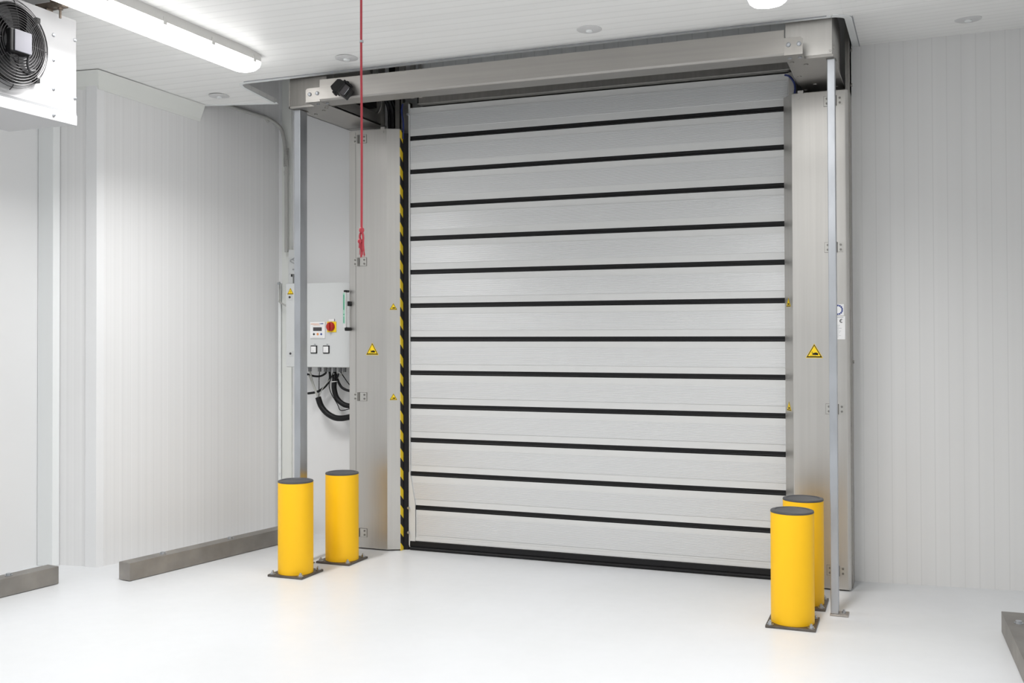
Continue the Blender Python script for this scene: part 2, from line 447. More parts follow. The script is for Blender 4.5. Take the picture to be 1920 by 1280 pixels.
def hinge(x, y, z, parent, flip=1):
    """two leaves on a dark plate for the gap shadow, a knuckle and four screws; x is the knuckle"""
    def bx(b, u0, u1, t, z0, z1): b.box(min(x+u0*flip, x+u1*flip), max(x+u0*flip, x+u1*flip), y-t, y, z-z0, z+z1)
    b = MB(); bx(b, .010, .060, .0045, .027, .027); bx(b, -.036, -.008, .0045, .024, .024)
    o = b.build('hinge', 'hinge', parent)
    b = MB(); bx(b, .008, .062, .0015, .029, .029); b.build('gap_shadow', 'steel_d', o)  # dark backing put in as the shadow in the gap round the leaf
    MB().cyl((x, y-.005, z-.028), (x, y-.005, z+.028), .008, 12).build('knuckle', 'steel_d', o, smooth=True)
    for dx in (.044, -.024):
        for dz in (.013, -.013): MB().cyl((x+dx*flip, y-.0045, z+dz), (x+dx*flip, y-.0085, z+dz), .0062, 10).build('screw', 'steel_d', o)
    return o

# ------------------------------------------------------------------ left side column
YL = -.100
cl = thing('side_column', 'brushed stainless column cover left of the shutter with black and yellow edge', 'door column', (-.2, 0, 0))
def P(o, x, y, z): return (x-o.location.x, y-o.location.y, z-o.location.z)
def shift(bm, o): bmesh.ops.translate(bm.bm, verts=bm.bm.verts, vec=-Vector(o.location)); return bm
ZT = 2.762
bm = MB().prism([(-.394, YL), (-.111, YL), (-.036, -.060), (-.036, -.017), (-.06, .20), (-.394, .20)], .008, ZT)
shift(bm, cl).build('cover', 'steel', cl, bevel=.003)
bm = MB().box(-.036, -.0335, -.060, -.017, .0, ZT-.01); shift(bm, cl).build('hazard_tape', 'hazard', cl)
bm = MB().prism([(-.036, -.022), (-.030, -.022), (-.004, -.012), (.004, -.004), (.004, .01), (-.036, .01)], 0, ZT-.025)
shift(bm, cl).build('rubber_edge', 'black', cl)
bm = MB().box(-.345, -.343, YL-.001, YL, .02, ZT-.01); shift(bm, cl).build('seam', 'steel_d', cl)
for z in (2.705, 1.892, 1.002, .108): 
    hinge(-.322-cl.location.x, YL, z, cl)
bm = MB().box(-.155, -.125, YL-.004, YL+.02, ZT-.006, ZT+.012).cyl((-.140, YL-.004, ZT-.022), (-.140, YL-.010, ZT-.022), .008, 12)
shift(bm, cl).build('latch', 'steel', cl)
triangle('warning_sign', -.221-cl.location.x, YL, 1.312, .086, cl, 'large yellow crush warning triangle')
d_ = Vector((.075, .040)).normalized()
for z in (1.592, 1.002):
    triangle('warning_sign', -.075-cl.location.x, YL+.0192, z, .047, cl, 'small yellow crush warning triangle', facing=(d_.x, d_.y))

# ------------------------------------------------------------------ right side column
YR = -.143
cr = thing('side_column', 'brushed stainless column cover right of the shutter behind a steel post', 'door column', (2.6, 0, 0))
bm = MB().prism([(2.466, YR), (2.752, YR), (2.766, YR+.01), (2.766, .09), (2.50, .09), (2.412, -.05)], .008, ZT-.008)
shift(bm, cr).build('cover', 'steel', cr, bevel=.003)
bm = MB().box(2.766, 2.772, -.06, .12, 0, 3.6).box(2.748, 2.772, -.04, .12, ZT, 3.6)
for z in (3.10, 3.02, 2.82, 1.25): bm.cyl((2.772, .06, z), (2.780, .06, z), .009, 10)
shift(bm, cr).build('side_plate', 'steel_h', cr)
for z in (2.695, 1.886, .996, .110): hinge(2.700-cr.location.x, YR, z, cr, -1)
bm = MB().box(2.50, 2.53, YR-.004, YR+.02, ZT-.014, ZT+.004).cyl((2.503, YR, ZT-.036), (2.503, YR-.007, ZT-.036), .008, 12)
shift(bm, cr).build('latch', 'steel', cr)
triangle('warning_sign', 2.580-cr.location.x, YR, 1.310, .084, cr, 'large yellow crush warning triangle')
d_ = Vector((.054, -.093)).normalized()
for z in (1.585, 1.0):
    triangle('warning_sign', 2.438-cr.location.x, YR+.049, z, .056, cr, 'small yellow crush warning triangle', facing=(d_.x, d_.y))
# inspection stickers
s1 = MB(); s1.box(2.672, 2.738, YR-.0012, YR-.0002, 1.510, 1.572); shift(s1, cr)
st = s1.build('inspection_sticker', 'white', cr); part(st, 'white sticker with a blue segmented ring')
s2 = MB()
for k in range(14):
    a0, a1 = 2*PI*k/14, 2*PI*(k+.82)/14
    pts = [(2.705+.029*math.cos(a0), 1.541+.029*math.sin(a0)), (2.705+.029*math.cos(a1), 1.541+.029*math.sin(a1)), (2.705+.020*math.cos(a1), 1.541+.020*math.sin(a1)), (2.705+.020*math.cos(a0), 1.541+.020*math.sin(a0))]
    s2.prism(pts, YR-.002, YR-.001, 'y')
shift(s2, cr).build('ring_print', 'blue', st)
s3 = MB().box(2.676, 2.744, YR-.0014, YR-.0002, 1.379, 1.506); shift(s3, cr)
st2 = s3.build('rating_plate', 'white', cr); part(st2, 'long white rating label with CE mark')
s4 = MB()
def arc(bm, cx, cz, r, w, a0, a1, y, n=10):
    for k in range(n):
        u, v = a0+(a1-a0)*k/n, a0+(a1-a0)*(k+1)/n
        bm.prism([(cx+r*math.cos(u), cz+r*math.sin(u)), (cx+r*math.cos(v), cz+r*math.sin(v)), (cx+(r-w)*math.cos(v), cz+(r-w)*math.sin(v)), (cx+(r-w)*math.cos(u), cz+(r-w)*math.sin(u))], y-.0008, y, 'y')
arc(s4, 2.696, 1.480, .011, .0035, math.radians(70), math.radians(290), YR-.0014)
arc(s4, 2.726, 1.480, .011, .0035, math.radians(70), math.radians(290), YR-.0014)
s4.box(2.716, 2.727, YR-.0022, YR-.0014, 1.4785, 1.4815)
shift(s4, cr).build('ce_mark', 'black', st2)
s5 = MB()
s5.box(2.690, 2.735, YR-.002, YR-.0014, 1.499, 1.5015)
for k in range(9): s5.box(2.684, 2.684+.05*random.uniform(.5, 1), YR-.002, YR-.0014, 1.455-.008*k, 1.4565-.008*k)
shift(s5, cr).build('small_print', 'grey_p', st2)

# ------------------------------------------------------------------ overhead brackets, beam, drive
ZB = 2.801
bl = thing('support_bracket', 'grey stainless bracket box overhead at the left end of the cross beam', 'bracket', (-.33, -.3, ZB))
bm = MB().box(-.472, -.200, -.69, .06, ZB, ZB+.012)
bm.box(-.472, -.464, -.69, .06, ZB, ZB+.16); bm.box(-.208, -.200, -.60, .03, ZB+.004, ZB+.075)
for x, y in ((-.243, -.629), (-.298, -.57), (-.402, -.496), (-.224, -.655)): bm.cyl((x, y, ZB), (x, y, ZB-.005), .011, 12)
shift(bm, bl).build('channel', 'steel_h', bl)
bm = MB().box(-.468, -.205, -.688, -.60, ZB+.012, 3.10); shift(bm, bl).build('end_box', 'steel_d', bl, bevel=.003)
br = thing('support_bracket', 'grey stainless bracket box overhead at the right end of the cross beam', 'bracket', (2.6, -.3, ZB))
bm = MB().prism([(2.498, -.69), (2.727, -.69), (2.74, .06), (2.52, .06), (2.505, -.20)], ZB, ZB+.012)
for x, y in ((2.522, -.65), (2.585, -.577), (2.529, -.339), (2.592, -.122), (2.53, .0), (2.70, -.02)): bm.cyl((x, y, ZB), (x, y, ZB-.005), .011, 12)
shift(bm, br).build('base_plate', 'steel_h', br)
bm = MB().box(2.493, 2.722, -.688, -.05, ZB+.0125, 3.12)
bm.cyl((2.712, -.688, ZB+.03), (2.712, -.694, ZB+.03), .006, 8).cyl((2.720, -.60, 2.87), (2.727, -.60, 2.87), .010, 10)
shift(bm, br).build('housing', 'steel', br, bevel=.003)

bt = thing('cross_beam', 'long folded stainless cross beam running above the shutter between both brackets', 'beam', (1.15, -.75, ZB))
prof = [(-.79, ZB+.004), (-.794, ZB+.012), (-.790, 2.930), (-.786, 2.930), (-.786, ZB+.006), (-.655, ZB+.006), (-.655, ZB+.001), (-.786, ZB+.001)]
bm = MB().prism([(y, z) for y, z in prof], -.190, 2.499, 'x')
shift(bm, bt).build('folded_plate', 'steel_h', bt)
bm = MB().prism([(-.286, ZB), (-.286, 2.875), (-.276, 2.885), (-.188, 2.885), (-.188, ZB)], -.792, -.787, 'y').box(-.286, -.188, -.79, -.688, ZB, ZB+.004)
bm.prism([(2.498, ZB), (2.498, 2.888), (2.578, 2.888), (2.589, 2.878), (2.589, ZB)], -.792, -.787, 'y').box(2.498, 2.589, -.79, -.688, ZB, ZB+.004)
shift(bm, bt).build('end_plate', 'steel_h', bt)
for x, z in ((-.258, 2.848), (-.206, 2.850), (2.520, 2.853), (2.571, 2.853)):
    shift(MB().lathe([(.012, 0), (.011, -.006), (.006, -.009)], (x, -.792, z), 14, 'y'), bt).build('bolt', 'galv', bt, smooth=True)
for x in (-.235, -.17, 2.52, 2.57): shift(MB().cyl((x, -.735, ZB), (x, -.735, ZB-.005), .010, 10), bt).build('bolt', 'galv', bt)

dm = thing('door_drive', 'grey drive plate with round motor flange and black cables above the left column', 'motor', (-.3, .05, 2.85))
bm = MB().box(-.46, -.172, -.02, -.01, 2.80, 3.25); shift(bm, dm).build('drive_plate', 'steel_d', dm)
bm = MB().lathe([(.11, -.02), (.11, -.03), (.095, -.032), (.09, -.026), (.03, -.026), (.03, -.05)], (-.30, 0, 2.955), 40, 'y'); shift(bm, dm).build('flange', 'steel', dm, smooth=True)
shift(MB().cyl((-.29, -.02, 2.832), (-.29, -.028, 2.832), .008, 10), dm).build('bolt', 'galv', dm)
bm = MB()
for i, (x, y) in enumerate(((-.150, 0), (-.136, .01), (-.120, -.005), (-.142, .03), (-.11, .03))):
    bm.tube([(x-.10+.03*i, y-.05, 3.05), (x-.02, y-.03, 2.98), (x, y, 2.90), (x+.004, y, 2.80), (x, y+.02, 2.74)], .010, 8)
shift(bm, dm).build('cable', 'black', dm, smooth=True)
bm = MB().box(-.165, -.11, .03, .05, 2.74, 3.3).box(-.245, -.185, -.35, -.10, 2.90, 2.98); shift(bm, dm).build('motor_body', 'black_s', dm)
bm = MB().box(-.102, -.07, .0, .05, 2.74, 3.4).box(-.062, -.052, .01, .05, 2.74, 3.4); shift(bm, dm).build('guide_profile', 'steel_d', dm)
bm = MB()
for x0, x1, y in ((-.38, -.33, -.3), (-.16, -.13, -.2), (-.02, .02, -.1), (.05, .08, -.08), (.11, .13, -.08)): bm.box(x0, x1, y, y+.02, 2.95, 3.3)
bm.cyl((-.42, -.35, 3.05), (-.12, -.35, 3.05), .06, 24)
shift(bm, dm).build('shaft_support', 'steel', dm)

# black motion sensor on the beam
ms = thing('motion_sensor', 'small black motion sensor tilted on the left end of the cross beam', 'sensor', (-.02, -.80, 2.845))
ms.rotation_euler = (math.radians(-10), math.radians(36), math.radians(8))
MB().prism([(-.062, -.030), (-.055, .030), (-.040, .040), (.0, .042), (.0, -.040), (-.045, -.040)], -.052, .004, 'y').build('housing', 'black_s', ms, bevel=.004)
MB().box(.0, .062, -.066, -.010, -.036, .034).build('front_cover', 'black_s', ms, bevel=.006)
MB().box(.018, .050, -.0685, -.066, -.0325, .028).build('lens_window', 'screen', ms)
MB().box(.048, .0515, -.0700, -.0685, -.024, .020).build('print_line', 'grey_p', ms)
MB().box(-.02, .035, -.045, -.004, .040, .052).cyl((.0, -.03, .050), (.0, -.03, .058), .008, 10).build('mounting_foot', 'black', ms)
MB().box(-.028, -.012, -.056, -.010, -.052, -.036).build('clip', 'black', ms)

# ------------------------------------------------------------------ posts
def post(x0, x1, y0, y1, label, loc):
    o = thing('steel_post', label, 'post', loc)
    bm = MB().box(x0, x1, y0, y1, .008, ZB-.003)
    shift(bm, o).build('tube', 'galv', o, bevel=.003)
    bm = MB().box(x0-.002, x1+.048, y0-.022, y1+.012, 0, .008); shift(bm, o).build('foot_plate', 'galv_d', o, bevel=.002)
    bm = MB().cyl((x1+.024, (y0+y1)/2, .008), (x1+.024, (y0+y1)/2, .018), .009, 6).cyl((x1+.024, (y0+y1)/2, .0), (x1+.024, (y0+y1)/2, .026), .005, 8)
    shift(bm, o).build('anchor_bolt', 'galv', o)
    bm = MB().box(x0-.004, x1+.006, y0-.004, y1+.006, ZB-.004, ZB-.001); shift(bm, o).build('head_plate', 'steel_d', o)
    return o
post(2.694, 2.732, -.655, -.600, 'tall galvanised steel post standing right of the shutter behind the yellow bollards', (2.71, -.63, 0))
post(-.458, -.4145, -.655, -.575, 'tall galvanised steel post standing left of the shutter in front of the electrical cabinet', (-.436, -.62, 0))

# ------------------------------------------------------------------ bollards
def bollard(x, y, label):
    o = thing('bollard', label, 'bollard', (x, y, 0), 0, 'yellow bollards guarding the shutter')
    R, H = .103, .553
    MB().lathe([(R, .012), (R, H-.012), (R-.001, H-.008)], n=64).build('cylinder', 'yellow', o, smooth=True)
    MB().lathe([(R-.0005, H-.010), (R+.0008, H-.007), (R-.001, H-.001), (R-.010, H+.002), (R-.018, H+.0015), (R-.022, H-.002), (.02, H-.002)], n=64).build('cap', 'cap', o, smooth=True)
    MB().box(-.117, .117, -.117, .117, 0, .013).build('base_plate', 'plate', o, bevel=.002)
    for sx in (-1, 1):
        for sy in (-1, 1):
            c = (sx*.095, sy*.095)
            MB().cyl((*c, .013), (*c, .016), .017, 16).cyl((*c, .016), (*c, .026), .011, 6).cyl((*c, .016), (*c, .034), .0055, 10).build('anchor_bolt', 'galv', o)
    return o
b0 = bollard(-.318, -.852, 'yellow bollard in front of the left steel post, nearer of the left pair')
dup(b0, (-.241, -.452, 0), 'yellow bollard in front of the left stainless column, farther of the left pair')
dup(b0, (2.533, -.882, 0), 'yellow bollard at the lower right, nearest to the viewer')
dup(b0, (2.548, -.492, 0), 'yellow bollard at the right partly hidden behind a nearer bollard')

# ------------------------------------------------------------------ guard rails on the floor
def rail(p0, p1, w, h, bolts, label):
    """p0 near end, p1 far end of the right-hand lower edge; beam lies to its left"""
    d = Vector((p1[0]-p0[0], p1[1]-p0[1])); L = d.length
    o = thing('guard_rail', label, 'guard rail', (p0[0], p0[1], 0), math.atan2(d.y, d.x))
    MB().box(0, L, 0, w, .003, h).build('square_beam', 'rail', o, bevel=.002)
    b = MB()
    MB().box(-.0015, .0, .001, w-.001, .004, h-.001).build('end_cap', 'galv_d', o)
    for s_ in bolts:
        MB().cyl((s_, w*.5, h), (s_, w*.5, h+.012), .014, 12).cyl((s_, w*.5, h), (s_, w*.5, h+.003), .020, 16).build('bolt', 'galv', o)
    return o
rail((-1.106, -1.349), (-.834, .10), .094, .104, (.27, .80, 1.30), 'low square steel guard rail along the angled left wall ending behind the bollards')
rail((-1.64, -2.90), (-1.447, -1.535), .094, .101, (1.10, .5), 'short end of a low square steel guard rail at the left picture edge')
rail((3.640, -2.9), (3.567, -.684), .1, .101, (2.02, 1.3), 'low square steel guard rail cut off by the right picture edge')

# ------------------------------------------------------------------ electrical cabinet
YP = .02
cab = thing('control_cabinet', 'pale grey electrical cabinet with red main switch on the wall behind the left post', 'electrical cabinet', (-.7, YP, 1.2))
bm = MB().box(-.97, -.40, YP+.012, .215, 1.187, 1.768); shift(bm, cab).build('case', 'box', cab, bevel=.003)
bm = MB().box(-.968, -.40, YP, YP+.012, 1.190, 1.765); shift(bm, cab).build('door_panel', 'box', cab, bevel=.002)
def cb(name, m, *bx, parent=None, label=None, bevel=0):
    bm = MB().box(*bx); shift(bm, cab); o = bm.build(name, m, parent or cab, bevel=bevel)
    if label: part(o, label)
    return o
disp = cb('display_unit', 'white', -.770, -.651, YP-.006, YP, 1.386, 1.499, bevel=.002, label='white display unit')
cb('screen', 'screen', -.744, -.676, YP-.0075, YP-.006, 1.437, 1.462, parent=disp)
bm = MB()
for i in range(9): bm.box(-.762+.0072*i, -.757+.0072*i, YP-.0075, YP-.006, 1.4825, 1.4865)
bm.box(-.742, -.690, YP-.0072, YP-.006, 1.4755, 1.477); shift(bm, cab).build('orange_print', 'orange', disp)
bm = MB().box(-.695, -.664, YP-.0075, YP-.006, 1.484, 1.487).prism([(-.690, 1.485), (-.680, 1.4895), (-.664, 1.4895), (-.668, 1.484)], YP-.0078, YP-.006, 'y'); shift(bm, cab).build('dark_print', 'blue', disp)
for x, mm in ((-.738, 'black'), (-.708, 'orange'), (-.680, 'blue')):
    bm = MB()
    if mm == 'orange': bm.lathe([(.008, -.008), (.008, -.006)], (x, YP, 1.415), 16, 'y')
    else: bm.prism([(x-.0085, 1.415), (x, 1.4235), (x+.0085, 1.415), (x, 1.4065)], YP-.008, YP-.006, 'y')
    shift(bm, cab).build('key', mm, disp)
bm = MB()
for k in range(12): bm.box(-.758+.008*k, -.7535+.008*k, YP-.0072, YP-.006, 1.3945-.002*math.sin(k*.28), 1.3955-.002*math.sin(k*.28))
shift(bm, cab).build('grey_print', 'grey_p', disp)
ys = cb('main_switch', 'yel_s', -.636, -.564, YP-.005, YP, 1.428, 1.500, bevel=.002, label='yellow main switch plate with red knob')
bm = MB().lathe([(.032, -.004), (.032, -.010), (.027, -.022), (.024, -.024)], (-.606, YP, 1.466), 32, 'y').box(-.613, -.599, YP-.036, YP-.02, 1.441, 1.491)
shift(bm, cab).build('knob', 'redknob', ys, smooth=True)
lp = cb('name_plate', 'white', -.622, -.580, YP-.003, YP, 1.502, 1.518)
cb('name_plate_edge', 'black', -.580, -.5775, YP-.003, YP, 1.502, 1.519, parent=lp)
for x in (-.766, -.668):
    f = cb('push_button', 'black', x, x+.050, YP-.005, YP, 1.283, 1.337, label='white square push button in a black frame')
    cb('button_face', 'white', x+.0045, x+.0435, YP-.008, YP-.005, 1.2895, 1.331, parent=f)
    cb('button_print', 'grey_p', x+.013, x+.030, YP-.0085, YP-.008, 1.2985, 1.3, parent=f)
    cb('button_tag', 'grey_p', x+.026, x+.038, YP-.002, YP, 1.342, 1.348, parent=f)
triangle('warning_sign', -.931-cab.location.x, 0, 1.711-1.2, .048, cab, 'yellow electric shock warning triangle', kind='bolt')
for x, z in ((-.935, 1.672), (-.929, 1.281)):
    f = cb('lock', 'box', x-.017, x+.018, YP-.003, YP, z-.018, z+.018)
    bm = MB().cyl((x, YP-.003, z), (x, YP-.006, z), .008, 14); shift(bm, cab).build('lock_core', 'screen', f)
for x in (-.826, -.747, -.700, -.668, -.626, -.583, -.548):
    bm = MB().cyl((x, .10, 1.188), (x, .10, 1.176), .015, 6).cyl((x, .10, 1.176), (x, .10, 1.155), .012, 14); shift(bm, cab).build('cable_gland', 'box_d', cab)

def cable(name, pts, r, m, label, y=.12, grp='cables below the electrical cabinet'):
    P_ = [(p[0], p[2] if len(p) > 2 else y, p[1]) for p in pts]
    o = MB().tube(P_, r, 12, smooth=6).build(name, m, smooth=True); return tag(o, label, 'cable', grp)
cable('cable_conduit', [(-.772, .975), (-.748, .916), (-.704, .869), (-.644, .839), (-.588, .834), (-.525, .844), (-.42, .87)], .0205, 'black', 'thick black corrugated hose hanging lowest below the electrical cabinet')
cable('cable_conduit', [(-.632, 1.105, .11), (-.634, 1.043), (-.612, .974), (-.564, .934), (-.505, .921), (-.42, .92)], .018, 'black', 'thick black cable bundle wrapped with a white tie below the cabinet', .105)
cable('cable', [(-.86, 1.0), (-.784, 1.013), (-.724, 1.049), (-.684, 1.101), (-.668, 1.16, .10)], .0085, 'black', 'black cable curving left from the fourth gland under the cabinet', .13)
cable('cable', [(-.86, 1.135), (-.804, 1.122), (-.752, 1.123), (-.712, 1.143), (-.700, 1.16, .10)], .007, 'black', 'short black cable curving left just under the cabinet')
cable('cable', [(-.626, 1.16, .10), (-.630, 1.12), (-.608, 1.071), (-.58, 1.041), (-.525, 1.023), (-.43, 1.01)], .009, 'black', 'black cable bending right from the fifth gland behind the column', .13)
cable('cable', [(-.583, 1.16, .10), (-.564, 1.117), (-.515, 1.06), (-.43, .99)], .0035, 'black', 'thin black cable slanting right from the sixth gland')
cable('cable', [(-.747, 1.16, .10), (-.764, 1.1), (-.764, 1.02), (-.766, .975)], .003, 'black', 'thin black cable dropping into the lowest black hose')
cable('cable', [(-.632, 1.16, .10), (-.660, 1.077), (-.648, 1.012), (-.596, .933), (-.58, .899), (-.561, .891), (-.515, .90), (-.43, .92)], .003, 'black', 'thin black cable looping below the thick bundle', .085)
cable('cable', [(-.826, 1.16, .10), (-.813, 1.075), (-.772, .975)], .006, 'cable_g', 'pale grey cable running down from the first gland')
cable('cable', [(-.835, 1.13, .10), (-.81, 1.047), (-.779, .98)], .004, 'cable_g', 'thin grey cable beside the first gland')
cable('cable', [(-.628, 1.14, .11), (-.724, 1.049), (-.756, .99), (-.762, .97)], .003, 'cable_g', 'thin grey cable crossing towards the lowest black hose', .115)
cable('cable', [(-.548, 1.16, .10), (-.60, 1.12), (-.625, 1.09)], .0035, 'cable_g', 'thin grey cable from the last gland to the bundle', .11)
tie = MB().tube([(-.633+.0195*math.cos(t_*2*PI/16), .107+.0195*math.sin(t_*2*PI/16), 1.087+.002*math.cos(t_*2*PI/16)) for t_ in range(16)], .0028, 6, closed=True).build('cable_tie', 'white', smooth=True)
tag(tie, 'white cable tie around the thick black bundle', 'cable tie')
bm = MB()
for i, (dx, dz) in enumerate(((-.012, 0), (0, .012), (.014, .006), (.008, -.006), (-.004, .002))):
    bm.tube([(-.632+dx*.4, .105+.004*i, 1.075), (-.628+dx, .10+.004*i, 1.11), (-.62+dx*1.7, .10, 1.135+dz)], .007, 8)
tag(bm.build('cable_bundle', 'black', smooth=True), 'cut black cable ends fanning out above the white tie', 'cable')

# wall socket trunk above the cabinet and grey conduit
tr = thing('wall_trunking', 'pale grey trunking box with open front on the wall above the cabinet', 'trunking', (-1.0, .15, 1.9))
bm = MB().box(-1.035, -.955, .15, .205, 1.84, 2.015); shift(bm, tr).build('cover', 'box', tr, bevel=.003)
bm = MB().box(-1.035, -.998, .15, .205, 1.772, 1.84); shift(bm, tr).build('side_cover', 'box', tr)
bm = MB().prism([(-1.0, 1.835), (-.955, 1.838), (-.955, 1.772), (-.985, 1.772)], .165, .19, 'y').box(-1.012, -1.0, .148, .16, 1.822, 1.84); shift(bm, tr).build('socket', 'black_s', tr)
bm = MB().box(-.976, -.966, .158, .17, 1.775, 1.815); shift(bm, tr).build('plug', 'cable_g', tr)
bm = MB()
for u, v in (((-.96, 1.965), (-1.018, 1.938)), ((-1.018, 1.932), (-.965, 1.905)), ((-.965, 1.93), (-1.0, 1.945))): bm.tube([(u[0], .147, u[1]), (v[0], .145, v[1])], .0022, 6)
bm.box(-1.0, -.978, .147, .15, 1.868, 1.878)
shift(bm, tr).build('cable_clip', 'grey_p', tr)
cd = thing('conduit_pipe', 'grey conduit pipe bending down the far left corner', 'conduit', (-1.1, .1, 2.0))
p_ = [(-1.348, -.50, 3.005), (-1.300, -.34, 2.992), (-1.246, -.14, 2.974), (-1.203, .00, 2.962), (-1.166, .115, 2.945), (-1.112, .165, 2.89), (-1.085, .17, 2.81), (-1.07, .17, 2.70), (-1.064, .17, 2.60), (-1.064, .17, 2.0)]
bm = MB().tube(p_, .0135, 14, smooth=6); shift(bm, cd).build('pipe', 'tube', cd, smooth=True)
bm = MB()
for k in range(16): bm.tube([(-1.067+.0165*math.cos(t_*PI/8), .17+.0165*math.sin(t_*PI/8), 2.74-.0085*k) for t_ in range(16)], .0028, 6, closed=True)
shift(bm, cd).build('flexible_sleeve', 'tube', cd, smooth=True)
bm = MB().cyl((-1.185, .10, 2.935), (-1.18, .115, 2.95), .019, 12); shift(bm, cd).build('coupling', 'tube', cd, smooth=True)
shift(MB().cyl((-1.064, .17, 2.58), (-1.064, .17, 2.55), .017, 14), cd).build('coupling', 'tube', cd, smooth=True)
bm = MB().tube([(-1.115, .16, 1.79), (-1.115, .16, 1.67), (-1.095, .14, 1.64), (-.98, .10, 1.60)], .006, 8); shift(bm, cd).build('wire', 'tube', cd, smooth=True)
bm = MB().cyl((-1.10, .14, 1.775), (-1.10, .12, 1.775), .009, 12); tag(bm.build('wall_screw', 'galv'), 'small silver screw beside the top left corner of the electrical cabinet', 'screw')

# light curtain bar at the left column's edge
lb = thing('sensor_bar', 'slim white and green sensor bar with black ends beside the left stainless column', 'sensor', (-.40, -.13, 1.58))
bm = MB().box(-.414, -.392, -.150, -.128, 1.458, 1.692); shift(bm, lb).build('housing', 'white', lb, bevel=.003)
bm = MB().box(-.411, -.397, -.1515, -.150, 1.484, 1.688); shift(bm, lb).build('pale_strip', 'green_l', lb)
bm = MB().box(-.408, -.402, -.153, -.1515, 1.575, 1.675).cyl((-.405, -.1515, 1.545), (-.405, -.153, 1.545), .004, 10).box(-.407, -.403, -.153, -.1515, 1.489, 1.530); shift(bm, lb).build('green_strip', 'green', lb)
bm = MB().box(-.410, -.385, -.148, -.110, 1.690, 1.706); shift(bm, lb).build('end_cap', 'black_s', lb, bevel=.005)
bm = MB().box(-.404, -.374, -.148, -.102, 1.436, 1.460); shift(bm, lb).build('end_cap', 'black_s', lb, bevel=.006)
bm = MB().box(-.392, -.374, -.130, -.101, 1.600, 1.632); shift(bm, lb).build('mounting_clip', 'black_s', lb, bevel=.004)

# ------------------------------------------------------------------ red pull cord
RX, RY = .800, -2.033
rc = thing('pull_cord', 'red pull cord with frayed knotted end hanging from the ceiling before the left column', 'cord', (RX, RY, 1.76))
bm = MB().tube([(RX, RY, zc(RX, RY)), (RX-.001, RY, 2.70), (RX+.001, RY, 2.3), (RX, RY, 1.885)], .0052, 10, smooth=6); shift(bm, rc).build('cord', 'red', rc, smooth=True)
bm = MB().cyl((RX, RY, 2.728), (RX, RY, 2.718), .009, 12); shift(bm, rc).build('metal_clip', 'galv', rc)
bm = MB().lathe([(.004, 1.893), (.011, 1.886), (.012, 1.876), (.007, 1.868)], (RX, RY, 0), 12); shift(bm, rc).build('knot', 'red', rc, smooth=True)
bm = MB().lathe([(.004, 1.842), (.010, 1.836), (.011, 1.828), (.006, 1.820)], (RX-.008, RY, 0), 12); shift(bm, rc).build('knot', 'red', rc, smooth=True)
bm = MB()
bm.tube([(RX-.003, RY, 1.872), (RX-.009, RY, 1.855), (RX-.008, RY, 1.835), (RX-.010, RY, 1.80)], .005, 8)
bm.tube([(RX+.003, RY, 1.872), (RX+.008, RY, 1.85), (RX+.007, RY, 1.82), (RX+.010, RY, 1.785)], .005, 8)
for k in range(9):
    x = -.010+.0028*k; bm.tube([(RX-.004+x*.3, RY, 1.822), (RX+x*.8, RY+.003*math.sin(k*2), 1.80), (RX+x*1.1, RY+.005*math.sin(k), 1.764+.006*math.cos(k*3))], .0017, 6, smooth=2)
shift(bm, rc).build('tassel', 'red', rc, smooth=True)

# ------------------------------------------------------------------ ceiling caps
def cap(x, y, label, r=.066):
    z = zc(x, y); o = thing('ceiling_rosette', label, 'rosette', (x, y, z), 0, 'round caps on the ceiling')
    MB().lathe([(r, .002), (r, -.002), (r-.004, -.004), (.025, -.005)], n=40).build('disc', 'disc', o, smooth=True)
    MB().lathe([(.018, -.004), (.018, -.012), (.014, -.015)], n=24).build('nub', 'trim_w', o, smooth=True)
    return o
c0 = cap(-1.090, -.557, 'round grey ceiling cap beside the left wall coving')
for x, y, l in ((.076, -.930, 'round grey ceiling cap just left of the red cord'), (1.535, -.956, 'round grey ceiling cap above the middle of the cross beam'), (3.369, -.228, 'round grey ceiling cap near the upper right picture corner')):
    dup(c0, (x, y, zc(x, y)), l)

